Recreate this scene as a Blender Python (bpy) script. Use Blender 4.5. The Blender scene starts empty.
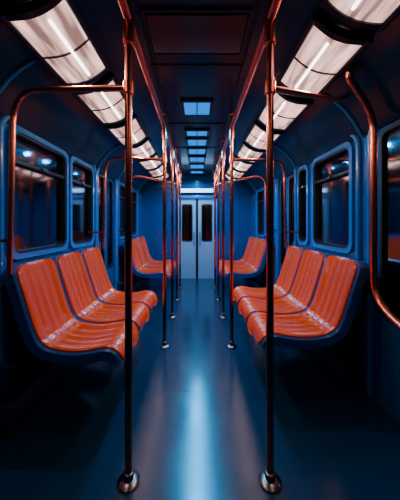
import bpy, bmesh, math, random
from mathutils import Vector
random.seed(4)
C=bpy.context.scene.collection
H=1.3
# ---------------- materials
def mat(name,col,rough=.4,metal=0,coat=0,em=None,es=0,noise=0,nscale=8,bump=0,spec=.5):
    m=bpy.data.materials.new(name); m.use_nodes=True
    n=m.node_tree.nodes; l=m.node_tree.links; b=n['Principled BSDF']
    b.inputs['Base Color'].default_value=(*col,1); b.inputs['Roughness'].default_value=rough
    b.inputs['Metallic'].default_value=metal; b.inputs['Coat Weight'].default_value=coat
    b.inputs['Coat Roughness'].default_value=.08
    b.inputs['Specular IOR Level'].default_value=spec
    if em: b.inputs['Emission Color'].default_value=(*em,1); b.inputs['Emission Strength'].default_value=es
    if noise or bump:
        tc=n.new('ShaderNodeTexCoord'); t=n.new('ShaderNodeTexNoise'); t.inputs['Scale'].default_value=nscale
        t.inputs['Detail'].default_value=4
        l.new(tc.outputs['Object'],t.inputs['Vector'])
        if noise:
            r=n.new('ShaderNodeMapRange'); r.inputs['To Min'].default_value=max(0,rough-noise); r.inputs['To Max'].default_value=rough+noise
            l.new(t.outputs['Fac'],r.inputs['Value']); l.new(r.outputs['Result'],b.inputs['Roughness'])
        if bump:
            bp=n.new('ShaderNodeBump'); bp.inputs['Strength'].default_value=bump; bp.inputs['Distance'].default_value=.01
            l.new(t.outputs['Fac'],bp.inputs['Height']); l.new(bp.outputs['Normal'],b.inputs['Normal'])
    return m
M_wall=mat('blue_wall_paint',(.004,.095,.30),.26,coat=.5,noise=.08)
M_trim=mat('blue_trim',(.008,.18,.5),.22,coat=.7)
M_dark=mat('dark_panel',(.004,.018,.05),.35,noise=.05)
M_ceil=mat('ceiling_panel',(.004,.028,.065),.2,noise=.08,nscale=3)
M_vent=mat('vent_panel',(.05,.02,.028),.35)
M_floor=mat('vinyl_floor',(.003,.04,.09),.2,noise=.06,nscale=5,bump=.03,spec=1.0)
M_orange=mat('orange_seat',(1.0,.095,.003),.17,coat=1,spec=.7)
M_shell=mat('navy_seat_shell',(.004,.08,.28),.3,coat=.5)
M_copper=mat('copper_rail',(.95,.26,.16),.24,1)
M_pole=mat('bronze_pole',(.62,.19,.13),.22,1)
M_steel=mat('steel',(.22,.2,.22),.25,1)
M_rub=mat('black_rubber',(.006,.008,.012),.5)
M_door=mat('end_door_paint',(.25,.48,.68),.3)
M_frame=mat('fixture_frame',(.03,.04,.06),.3,.6)
M_cyan=mat('cyan_lamp',(.0,.05,.12),.6,em=(.0,.27,1),es=1.1,spec=.1)
M_tun=mat('tunnel_concrete',(.02,.025,.035),.8,bump=.5)
M_lampReflO=mat('tunnel_lamp_and_reflection',(1,.4,.15),.4,em=(1,.2,.05),es=14)  # amber glow for outside light spots and for added window-reflection streaks
M_head=mat('header_lamp',(.6,.8,.9),.4,em=(.35,.7,1),es=3)
def diffuser():
    m=mat('warm_diffuser',(.5,.45,.45),.3); n=m.node_tree.nodes; l=m.node_tree.links; b=n['Principled BSDF']
    tc=n.new('ShaderNodeTexCoord'); w=n.new('ShaderNodeTexNoise'); w.inputs['Scale'].default_value=1
    mp=n.new('ShaderNodeMapping'); mp.inputs['Scale'].default_value=(22,2.5,5)
    l.new(tc.outputs['Object'],mp.inputs['Vector']); l.new(mp.outputs['Vector'],w.inputs['Vector'])
    r=n.new('ShaderNodeMapRange'); r.inputs['From Min'].default_value=.35; r.inputs['From Max'].default_value=.65
    r.inputs['To Min'].default_value=.3; r.inputs['To Max'].default_value=2.2
    l.new(w.outputs['Fac'],r.inputs['Value']); l.new(r.outputs['Result'],b.inputs['Emission Strength'])
    b.inputs['Emission Color'].default_value=(1,.56,.47,1)
    return m
M_diff=diffuser()
M_tube=mat('lamp_tube',(1,.9,.85),.3,em=(1,.82,.76),es=8)
def glass():
    m=bpy.data.materials.new('tinted_window_glass'); m.use_nodes=True
    n=m.node_tree.nodes; l=m.node_tree.links; n.clear()
    o=n.new('ShaderNodeOutputMaterial'); mx=n.new('ShaderNodeMixShader'); t=n.new('ShaderNodeBsdfTransparent'); g=n.new('ShaderNodeBsdfGlossy'); f=n.new('ShaderNodeFresnel')
    f.inputs['IOR'].default_value=2.9
    t.inputs['Color'].default_value=(.4,.42,.45,1); g.inputs['Roughness'].default_value=.07; g.inputs['Color'].default_value=(.9,.95,1,1)
    l.new(f.outputs[0],mx.inputs[0]); l.new(t.outputs[0],mx.inputs[1]); l.new(g.outputs[0],mx.inputs[2]); l.new(mx.outputs[0],o.inputs[0])
    return m
M_glass=glass()
# ---------------- helpers
def mk(name,vs,fs,m,smooth=False,parent=None,bevel=0):
    me=bpy.data.meshes.new(name); me.from_pydata([tuple(v) for v in vs],[],fs)
    bm=bmesh.new(); bm.from_mesh(me); bmesh.ops.recalc_face_normals(bm,faces=bm.faces)
    if bevel: bmesh.ops.bevel(bm,geom=list(bm.edges),offset=bevel,segments=2,affect='EDGES',profile=.5)
    bm.to_mesh(me); bm.free()
    o=bpy.data.objects.new(name,me); me.materials.append(m); C.objects.link(o)
    if smooth:
        for p in me.polygons: p.use_smooth=True
        try: me.set_sharp_from_angle(angle=math.radians(45))
        except Exception: pass
    if parent: o.parent=parent
    return o
def boxgeo(x0,x1,y0,y1,z0,z1,b=0):
    vs=[(x,y,z) for x in (x0,x1) for y in (y0,y1) for z in (z0,z1)]
    fs=[(0,1,3,2),(4,6,7,5),(0,4,5,1),(2,3,7,6),(0,2,6,4),(1,5,7,3)]
    return vs,[tuple(i+b for i in f) for f in fs]
def boxes(name,L,m,parent=None,bevel=0):
    vs=[];fs=[]
    for q in L:
        x0,x1=sorted(q[0:2]); y0,y1=sorted(q[2:4]); z0,z1=sorted(q[4:6])
        v,f=boxgeo(x0,x1,y0,y1,z0,z1,len(vs)); vs+=v; fs+=f
    return mk(name,vs,fs,m,parent=parent,bevel=bevel,smooth=bool(bevel))
def empty(name,loc=(0,0,0)):
    e=bpy.data.objects.new(name,None); C.objects.link(e); return e
def spot(name,loc,aim,W_,col,r,parent,deg=160):
    d=bpy.data.lights.new(name,'SPOT'); d.energy=W_; d.color=col; d.shadow_soft_size=r; d.spot_size=math.radians(deg); d.spot_blend=.6
    o=bpy.data.objects.new(name,d); C.objects.link(o); o.location=loc; o.parent=parent
    o.rotation_euler=(Vector(aim)-Vector(loc)).to_track_quat('-Z','Y').to_euler(); return o
def fillet(P,r,n=7):
    P=[Vector(p) for p in P]; out=[P[0]]
    for i in range(1,len(P)-1):
        a,b,c=P[i-1],P[i],P[i+1]; rr=r[i-1] if isinstance(r,(list,tuple)) else r
        d1=(a-b); d2=(c-b); k=min(rr,d1.length*.49,d2.length*.49)
        s=b+d1.normalized()*k; e=b+d2.normalized()*k
        for j in range(n+1):
            t=j/n; out.append(s*(1-t)**2+b*2*t*(1-t)+e*t*t)
    out.append(P[-1]); return out
def tube(name,P,r,m,parent=None,seg=14,closed=False):
    P=[Vector(p) for p in P]; N=len(P); vs=[];fs=[]
    t0=(P[1]-P[0]).normalized(); up=Vector((0,0,1)) if abs(t0.z)<.9 else Vector((0,1,0))
    nrm=t0.cross(up).normalized()
    for i in range(N):
        if closed: t=(P[(i+1)%N]-P[i-1]).normalized()
        else: t=(P[min(i+1,N-1)]-P[max(i-1,0)]).normalized()
        nrm=(nrm-t*nrm.dot(t)).normalized(); bn=t.cross(nrm)
        for k in range(seg):
            a=2*math.pi*k/seg; vs.append(P[i]+(nrm*math.cos(a)+bn*math.sin(a))*r)
    R=N if closed else N-1
    for i in range(R):
        for k in range(seg):
            j=(i+1)%N; fs.append((i*seg+k,i*seg+(k+1)%seg,j*seg+(k+1)%seg,j*seg+k))
    if not closed: fs.append(tuple(range(seg))[::-1]); fs.append(tuple((N-1)*seg+k for k in range(seg)))
    return mk(name,vs,fs,m,True,parent)
def lathe(name,cx,cy,prof,m,parent=None,seg=24):
    vs=[];fs=[]
    for r,z in prof:
        for k in range(seg):
            a=2*math.pi*k/seg; vs.append((cx+r*math.cos(a),cy+r*math.sin(a),z))
    for i in range(len(prof)-1):
        for k in range(seg): fs.append((i*seg+k,i*seg+(k+1)%seg,(i+1)*seg+(k+1)%seg,(i+1)*seg+k))
    fs.append(tuple(range(seg))); fs.append(tuple((len(prof)-1)*seg+k for k in range(seg)))
    return mk(name,vs,fs,m,True,parent)
def rrect(a0,a1,b0,b1,r,n=6):
    out=[]
    for cx,cy,s in ((a1-r,b1-r,0),(a0+r,b1-r,1),(a0+r,b0+r,2),(a1-r,b0+r,3)):
        for j in range(n+1):
            t=math.pi/2*(s+j/n); out.append((cx+r*math.cos(t),cy+r*math.sin(t)))
    return out
def ring(name,axis,p0,p1,a0,a1,b0,b1,w,r,m,parent=None,ro=None):
    O=rrect(a0,a1,b0,b1,ro if ro else r+w*.6); I=rrect(a0+w,a1-w,b0+w,b1-w,r); n=len(O)
    f=(lambda p,a,b:(p,a,b)) if axis=='x' else (lambda p,a,b:(a,p,b))
    vs=[f(p0,*q) for q in O]+[f(p0,*q) for q in I]+[f(p1,*q) for q in O]+[f(p1,*q) for q in I]
    fs=[]
    for i in range(n):
        j=(i+1)%n
        fs+=[(i,j,n+j,n+i),(2*n+i,3*n+i,3*n+j,2*n+j),(i,2*n+i,2*n+j,j),(n+i,n+j,3*n+j,3*n+i)]
    return mk(name,vs,fs,m,True,parent)

Y0,Y1=-1.6,5.95; W=1.3; ZC=2.45
# ---------------- floor
floor=boxes('floor',[(-W-.1,W+.1,Y0-.1,Y1+.1,-.08,0)],M_floor)
for s,nm in ((-1,'left'),(1,'right')):
    boxes('baseboard_'+nm,[(s*1.12,s*W,Y0,(.75 if s>0 else .3),0,.2),(s*1.12,s*W,(1.95 if s>0 else 1.5),3.15,0,.2),(s*1.12,s*W,4.0,Y1,0,.2)],M_dark,bevel=.012)
# ---------------- walls
ops={-1:[('d',.42,1.42),('w',1.74,2.46),('w',2.56,3.08),('d',3.25,3.95),('w',4.12,4.62),('w',4.72,5.3)],
      1:[('d',.85,1.85),('w',2.1,2.76),('w',2.92,3.16),('d',3.28,3.98),('w',4.15,4.65),('w',4.75,5.3)]}
WZ0,WZ1=1.08,1.97; DZ=2.02
wi=1; di=1
for s,nm in ((-1,'left'),(1,'right')):
    L=[];y=Y0
    for k,a,b in ops[s]:
        L.append((s*W,s*(W+.08),y,a,0,2.2))
        if k=='w': L+= [(s*W,s*(W+.08),a,b,0,WZ0),(s*W,s*(W+.08),a,b,WZ1,2.2)]
        else: L.append((s*W,s*(W+.08),a,b,DZ,2.2))
        y=b
    L.append((s*W,s*(W+.08),y,Y1,0,2.2))
    boxes('wall_'+nm,L,M_wall)
    for k,a,b in ops[s]:
        if k=='w':
            e=empty('window_%d'%wi); wi+=1
            ring('frame',  'x',s*(W-.022),s*(W+.03),a-.035,b+.035,WZ0-.035,WZ1+.035,.04,.075,M_trim,e,ro=.09)
            ring('gasket','x',s*(W-.012),s*(W+.04),a-.0,b+.0,WZ0,WZ1,.022,.06,M_rub,e,ro=.03)
            boxes('pane',[(s*(W+.03),s*(W+.036),a+.01,b-.01,WZ0+.01,WZ1-.01)],M_glass,e)
            boxes('transom_bar',[(s*(W-.008),s*(W+.028),a+.015,b-.015,1.735,1.765)],M_rub,e,bevel=.004)
            boxes('latch',[(s*(W-.028),s*(W-.006),(a+b)/2-.03,(a+b)/2+.03,1.74,1.762)],M_steel,e,bevel=.004)
        else:
            e=empty('door_%d'%di); di+=1
            mid=(a+b)/2
            for q,(p0,p1) in enumerate(((a,mid-.004),(mid+.004,b))):
                x0,x1=s*(W+.015),s*(W+.055)
                boxes('leaf_%d'%(q+1),[(x0,x1,p0,p0+.07,0.0,DZ),(x0,x1,p1-.07,p1,0,DZ),(x0,x1,p0+.07,p1-.07,0,.66),(x0,x1,p0+.07,p1-.07,1.95,DZ)],M_wall,e)
                ring('leaf_gasket_%d'%(q+1),'x',s*(W+.008),s*(W+.04),p0+.055,p1-.055,.645,1.965,.025,.05,M_rub,e,ro=.05)
                boxes('leaf_pane_%d'%(q+1),[(s*(W+.03),s*(W+.036),p0+.06,p1-.06,.65,1.96)],M_glass,e)
            tube('portal_frame',fillet([(s*(W-.005),a-.02,.02),(s*(W-.005),a-.02,DZ+.03),(s*(W-.005),b+.02,DZ+.03),(s*(W-.005),b+.02,.02)],.14),.022,M_trim,e)
    for n_,(a,b) in enumerate(((ops[s][1][1]-.11,ops[s][2][2]+.085),(ops[s][4][1]-.1,ops[s][5][2]+.1))):
        pts=[(s*(W-.012),y,z) for y,z in rrect(a,b,.30,2.06,.16)]
        tube('trim_%d'%(n_+1+(0 if s<0 else 2)),pts,.022,M_trim,closed=True)
# ---------------- ceiling shell
prof=[(0,2.45),(.335,2.45),(.345,2.475),(.60,2.475),(.63,2.455),(.94,2.33),(1.0,2.31),(1.08,2.26),(1.16,2.19),(1.23,2.10),(1.285,2.0),(1.30,1.985)]
full=[(-x,z) for x,z in prof[::-1]]+prof[1:]
top=[(x*1.02,z+.09) for x,z in full]
vs=[];fs=[]
for y in (Y0-.1,Y1+.1):
    vs+=[(x,y,z) for x,z in full]+[(x,y,z) for x,z in top]
n=len(full)
for i in range(n-1):
    fs+=[(i,i+1,2*n+i+1,2*n+i),(n+i,3*n+i,3*n+i+1,n+i+1),(i,n+i,n+i+1,i+1),(2*n+i,2*n+i+1,3*n+i+1,3*n+i)]
fs+=[(0,2*n,3*n,n),(n-1,2*n-1,4*n-1,3*n-1)]
mk('ceiling',vs,fs,M_ceil,True)
for s in (-1,1):
    for i,y in enumerate([-.9,.3,1.95 if s>0 else 1.53,3.2,4.0,5.4]):
        tube('trim_%d'%(5+i+(0 if s<0 else 6)),[(s*(x-.005),y,z-.005) for x,z in prof[6:]],.012,M_trim)
e=empty('ceiling_vent_panel')
for k,(a,b) in enumerate(((-.6,.55),(.66,1.25),(1.36,1.66))):
    boxes('plate_%d'%(k+1),[(-.28,.28,a,b,2.432,2.45)],M_vent,e,bevel=.006)
    boxes('edge_%d'%(k+1),[(-.3,-.285,a-.015,b+.015,2.436,2.45),(.285,.3,a-.015,b+.015,2.436,2.45),(-.3,.3,a-.03,a-.015,2.436,2.45),(-.3,.3,b+.015,b+.03,2.436,2.45)],M_rub,e)
boxes('trim_20',[(-.335,.335,y,y+.012,2.442,2.45) for y in (1.8,2.85,3.75,4.9)],M_rub)
CY=(.03,.45,1)
for (a,b) in ((2.33,2.6),(3.05,3.22),(3.36,3.62),(3.78,4.06),(4.25,4.55),(4.78,5.1),(5.35,5.6)):
    e=empty('ceiling_light')
    boxes('lens',[(-.125,-.005,a,b,2.436,2.444),(.005,.125,a,b,2.436,2.444)],M_cyan,e)
    boxes('bezel',[(-.155,-.125,a-.03,b+.03,2.43,2.45),(.125,.155,a-.03,b+.03,2.43,2.45),(-.125,.125,a-.03,a,2.43,2.45),(-.125,.125,b,b+.03,2.43,2.45),(-.005,.005,a,b,2.432,2.45)],M_rub,e)
    spot('lamp',(0,(a+b)/2,2.40),(0,(a+b)/2,0),36,CY,.02,e,165)
# side fluorescent cove fixtures
def fixture(s,a,b):
    e=empty('cove_light_fixture')
    pr=[]
    for j in range(13):
        t=j/12; x=.645+(.945-.645)*t; z=2.428+(2.305-2.428)*t; bow=.04*math.sin(math.pi*t)
        pr.append((x-.4*bow,z-.9*bow))
    def strip(name,p,y0,y1,m,th=.012):
        vs=[];fs=[];n=len(p)
        for y in (y0,y1):
            vs+=[(s*x,y,z) for x,z in p]+[(s*(x+.4*th),y,z+.9*th) for x,z in p]
        for i in range(n-1):
            fs+=[(i,i+1,2*n+i+1,2*n+i),(n+i,3*n+i,3*n+i+1,n+i+1),(i,n+i,n+i+1,i+1),(2*n+i,2*n+i+1,3*n+i+1,3*n+i)]
        fs+=[(0,2*n,3*n,n),(n-1,2*n-1,4*n-1,3*n-1)]
        return mk(name,vs,fs,m,True,e)
    strip('diffuser',pr,a+.02,b-.02,M_diff)
    off=[(x-.004,z-.009) for x,z in pr]
    strip('end_frame_1',off,a,a+.035,M_frame,.05); strip('end_frame_2',off,b-.035,b,M_frame,.05)
    if b-a>.5: strip('louvre_rib_1',off,(a+b)/2-.004,(a+b)/2+.004,M_frame,.012)
    for nm,(x,z) in (('side_frame_1',pr[0]),('side_frame_2',pr[-1])):
        tube(nm,[(s*x,a,z),(s*x,b,z)],.018,M_frame,e,10)
    q=5
    tube('lamp_tube_1',[(s*(pr[q][0]-.003),a+.08,pr[q][1]-.004),(s*(pr[q][0]-.003),b-.08,pr[q][1]-.004)],.009,M_tube,e,8)
    if b-a>.4 and a>1.0: spot('lamp',(s*(pr[6][0]-.02),(a+b)/2,pr[6][1]-.045),(-s*1.1,(a+b)/2+.1,.8),21,(1,.62,.45),.05,e,110)
for s,st in ((-1,1.195),(1,1.36)):
    p=.70; y=st-3*p
    while y<5.6:
        fixture(s,y,min(y+p-.075,5.85)); y+=p
# ---------------- end walls
boxes('wall_far',[(-W-.1,-.46,Y1,Y1+.1,0,2.5),(.46,W+.1,Y1,Y1+.1,0,2.5),(-.46,.46,Y1,Y1+.1,1.93,2.5)],M_wall)
boxes('wall_near',[(-W-.1,W+.1,Y0-.1,Y0,0,2.5)],M_dark)
e=empty('door_%d'%di); yD=Y1+.02
for q,(x0,x1) in enumerate(((-.44,-.03),(.03,.44))):
    boxes('leaf_%d'%(q+1),[(x0,x0+.09,yD,yD+.04,0,1.9),(x1-.09,x1,yD,yD+.04,0,1.9),(x0+.09,x1-.09,yD,yD+.04,0,.9),(x0+.09,x1-.09,yD,yD+.04,1.76,1.9)],M_door,e)
    ring('leaf_gasket_%d'%(q+1),'y',yD-.008,yD+.03,x0+.075,x1-.075,.885,1.775,.022,.05,M_rub,e,ro=.05)
    boxes('leaf_pane_%d'%(q+1),[(x0+.08,x1-.08,yD+.02,yD+.026,.89,1.77)],M_glass,e)
    xx=-.07 if q==0 else .07
    tube('handle_%d'%(q+1),fillet([(xx,yD,.8),(xx,yD-.05,.8),(xx,yD-.05,1.1),(xx,yD,1.1)],.03),.01,M_steel,e)
boxes('centre_seal',[(-.03,.03,yD+.005,yD+.035,0,1.9)],M_rub,e)
boxes('jamb',[(-.5,-.44,Y1-.02,Y1+.06,0,1.98),(.44,.5,Y1-.02,Y1+.06,0,1.98),(-.5,.5,Y1-.02,Y1+.06,1.9,1.98)],M_trim,e,bevel=.008)
e=empty('destination_sign'); 
boxes('housing',[(-.42,.42,Y1-.06,Y1,2.02,2.16)],M_dark,e,bevel=.01)
boxes('lit_panel',[(-.38,.38,Y1-.066,Y1-.058,2.045,2.135)],M_head,e)
# ---------------- handrails
RXS={-1:-.345,1:.368}; RZ=2.33
for s in (-1,1):
    e=empty('ceiling_handrail'); RX=RXS[s]
    tube('rail',[(RX,Y0+.1,RZ),(RX,5.7,RZ)],.022,M_copper,e)
    for k,y in enumerate((-.9,.4,1.26,2.66,3.5,4.3,5.1,5.65)):
        tube('hanger_%d'%k,[(RX,y,RZ),(RX,y,2.475)],.013,M_copper,e,10)
        lathe('ceiling_flange_%d'%k,RX,y,[(.03,2.475),(.03,2.466),(.016,2.455)],M_copper,e,16)
for y in (1.26,2.66,3.5,4.3,5.1):
    for s in (-1,1):
        e=empty('handrail_pole'); x=RXS[s]
        tube('shaft',[(x,y,.005),(x,y,RZ-.01)],.0185,M_pole,e,18)
        lathe('base_flange',x,y,[(.056,0),(.056,.008),(.045,.016),(.026,.02),(.026,.05),(.0195,.055)],M_steel,e)
        lathe('tee_fitting',x,y,[(.0195,RZ-.13),(.028,RZ-.125),(.029,RZ-.02),(.026,RZ+.022)],M_copper,e)
def grab(s,py,wy,zb=1.0):
    e=empty('grab_rail'); RX=RXS[s]
    P=[(RX,py,1.985),(s*1.10,wy,2.10),(s*1.125,wy,zb)]
    tube('bar',fillet(P,.2,10),.0165,M_copper,e)
    lathe('clamp',RX,py,[(.02,1.95),(.027,1.955),(.027,2.015),(.02,2.02)],M_copper,e)
    tube('wall_mount',[(s*1.121,wy,1.2),(s*W,wy,1.2)],.011,M_copper,e,10)
grab(-1,1.26,1.50); grab(-1,2.66,3.0); grab(1,2.66,3.16); grab(-1,4.3,4.02); grab(1,4.3,4.02)
e=empty('grab_rail'); RX=RXS[1]
tube('bar',fillet([(RX,1.26,1.985),(1.0,1.78,2.18),(1.10,1.82,2.24)],.1),.0165,M_copper,e)
lathe('clamp',RX,1.26,[(.02,1.95),(.027,1.955),(.027,2.015),(.02,2.02)],M_copper,e)
e=empty('door_grab_rail')
tube('bar',fillet([(.985,1.62,2.31),(.985,1.62,2.25),(1.2,1.70,2.04),(1.2,1.70,.80),(1.2,1.45,.68),(1.2,.9,.68),(1.3,.9,.68)],[.06,.12,.16,.15,.04]),.023,M_copper,e)
e=empty('door_grab_rail')
tube('bar',fillet([(-1.0,1.20,2.31),(-1.0,1.20,2.22),(-1.2,1.20,2.02),(-1.2,1.20,.80),(-1.3,1.20,.75)],[.06,.14,.04]),.02,M_copper,e)
# ---------------- seats
def smoothcurve(P,n):
    out=[]
    Q=[P[0]]+P+[P[-1]]
    for i in range(1,len(Q)-2):
        for j in range(n):
            t=j/n; a,b,c,d=Q[i-1],Q[i],Q[i+1],Q[i+2]
            out.append(tuple(.5*(2*b[k]+(c[k]-a[k])*t+(2*a[k]-5*b[k]+4*c[k]-d[k])*t*t+(3*b[k]-a[k]-3*c[k]+d[k])*t**3) for k in (0,1)))
    out.append(P[-1]); return out
def curve_for(fr):
    BP=[(1.165,1.035),(1.15,.97),(1.115,.855),(1.075,.725),(1.035,.61),(.985,.53),(.90,.49),(.78,.475),(fr+.195,.482),(fr+.095,.50),(fr+.035,.488),(fr+.004,.445),(fr-.003,.39)]
    return smoothcurve(BP,4)
def lens(C_):
    L=[0]
    for i in range(1,len(C_)): L.append(L[-1]+math.dist(C_[i],C_[i-1]))
    return [l/L[-1] for l in L]
def loft(name,s,yc,w,lift,thick,m,parent,rib=0,dish=.012,cut=.07,cutf=.09,nw=36,fr=.465):
    CP=curve_for(fr)
    T=lens(CP); N=len(CP); tops=[];bots=[]
    L=1.25
    for i,(x,z) in enumerate(CP):
        a=CP[max(i-1,0)]; b=CP[min(i+1,N-1)]
        tx,tz=b[0]-a[0],b[1]-a[1]; q=math.hypot(tx,tz)
        nx,nz=(tz/q,-tx/q)
        if nx>0 and nz<0: nx,nz=-nx,-nz
        dt=min(T[i],1-T[i])*L
        cc=cut if T[i]<.5 else cutf
        hw=w/2
        if dt<cc: hw=w/2-cc+math.sqrt(max(0,cc*cc-(cc-dt)**2))
        r1=[];r2=[]
        for j in range(nw+1):
            v=-1+2*j/nw
            o=lift+dish*(abs(v)**3.0)
            if rib:
                env=min(1,dt/.10)*min(1,(1-abs(v))/.15)
                o+=rib*env*math.cos(v*math.pi*5.0)
            edge=1-abs(v)
            if edge<.06: o-= .012*((.06-edge)/.06)**2
            if dt<.02: o-=.008*(1-dt/.02)
            r1.append((s*(x+nx*o),yc+v*hw,z+nz*o)); r2.append((s*(x-nx*(thick-lift)),yc+v*hw,z-nz*(thick-lift)))
        tops.append(r1);bots.append(r2)
    M=nw+1; vs=[p for r in tops for p in r]+[p for r in bots for p in r]; K=N*M; fs=[]
    for i in range(N-1):
        for j in range(nw):
            a=i*M+j; fs.append((a,a+1,a+M+1,a+M)); fs.append((K+a,K+a+M,K+a+M+1,K+a+1))
        fs.append((i*M,(i+1)*M,K+(i+1)*M,K+i*M)); a=i*M+nw; fs.append((a,K+a,K+a+M,a+M))
    for j in range(nw):
        fs.append((j,K+j,K+j+1,j+1)); a=(N-1)*M+j; fs.append((a,a+1,K+a+1,K+a))
    return mk(name,vs,fs,m,True,parent)
PW=.462
def seat(s,y):
    e=empty('train_seat'); yc=y+PW/2; fr=.465 if s>0 else .49
    loft('shell',s,yc,PW-.004,0,.05,M_shell,e,0,.020,.05,.08,fr=fr)
    loft('orange_pad',s,yc,PW-.05,.014,.006,M_orange,e,.0048,.024,.08,.11,fr=fr)
    yy=yc
    pr=[(1.30,.60),(1.12,.58),(.98,.46),(.90,.44),(.62,.44),(.62,.42),(.95,.33),(1.20,.24),(1.30,.22)]
    n=len(pr); vs=[(s*x,yy-.02,z) for x,z in pr]+[(s*x,yy+.02,z) for x,z in pr]
    fs=[tuple(range(n)),tuple(range(n,2*n))[::-1]]+[(i,(i+1)%n,n+(i+1)%n,n+i) for i in range(n)]
    mk('bracket',vs,fs,M_dark,parent=e)
    boxes('back_mount',[(s*1.19,s*W,yc-.16,yc+.16,.78,.9)],M_dark,e,bevel=.01)
for s,st in ((-1,1.55),(1,1.75)):
    for k in range(3): seat(s,st+k*PW)
    for k in range(3): seat(s,4.05+k*PW)
# ---------------- tunnel outside
boxes('tunnel_wall',[(-2.9,-2.8,-4,9,-1,3.6),(2.8,2.9,-4,9,-1,3.6),(-2.9,2.9,9,9.1,-1,3.6),(-2.9,2.9,-4.1,-4,-1,3.6)],M_tun)
for (x,y,z,h) in ((2.7,3.55,2.1,.05),(2.7,3.75,1.85,.03),(2.7,4.9,1.75,.25),(-2.7,4.0,1.7,.3),(-2.7,5.2,1.6,.3),(2.7,3.35,1.5,.04),(-2.7,6.6,1.6,.2),(-2.7,4.5,2.1,.05),(-2.7,6.0,1.9,.06),(2.7,6.2,1.8,.2),(2.7,5.4,2.1,.05)):  # tall strips added to imitate orange window reflections; small ones are lights outside
    e=empty('tunnel_lamp_and_reflection')
    sx=1 if x>0 else -1
    boxes('housing',[(x,x+sx*.1,y-.06,y+.06,z-h-.03,z+h+.03)],M_dark,e,bevel=.01)
    boxes('bulb_and_streak',[(x-sx*.012,x,y-.025,y+.025,z-h,z+h)],M_lampReflO,e,bevel=.005)
w=bpy.data.worlds.new('night'); bpy.context.scene.world=w; w.use_nodes=True
w.node_tree.nodes['Background'].inputs[0].default_value=(.02,.06,.12,1); w.node_tree.nodes['Background'].inputs[1].default_value=.3
# camera
cd=bpy.data.cameras.new('camera'); cam=bpy.data.objects.new('camera',cd); C.objects.link(cam)
cam.location=(0,0,H); cam.rotation_euler=(math.radians(90),0,0)
cd.sensor_width=36; cd.lens=18; cd.shift_x=.006; cd.shift_y=-.052; cd.clip_start=.02
bpy.context.scene.camera=cam
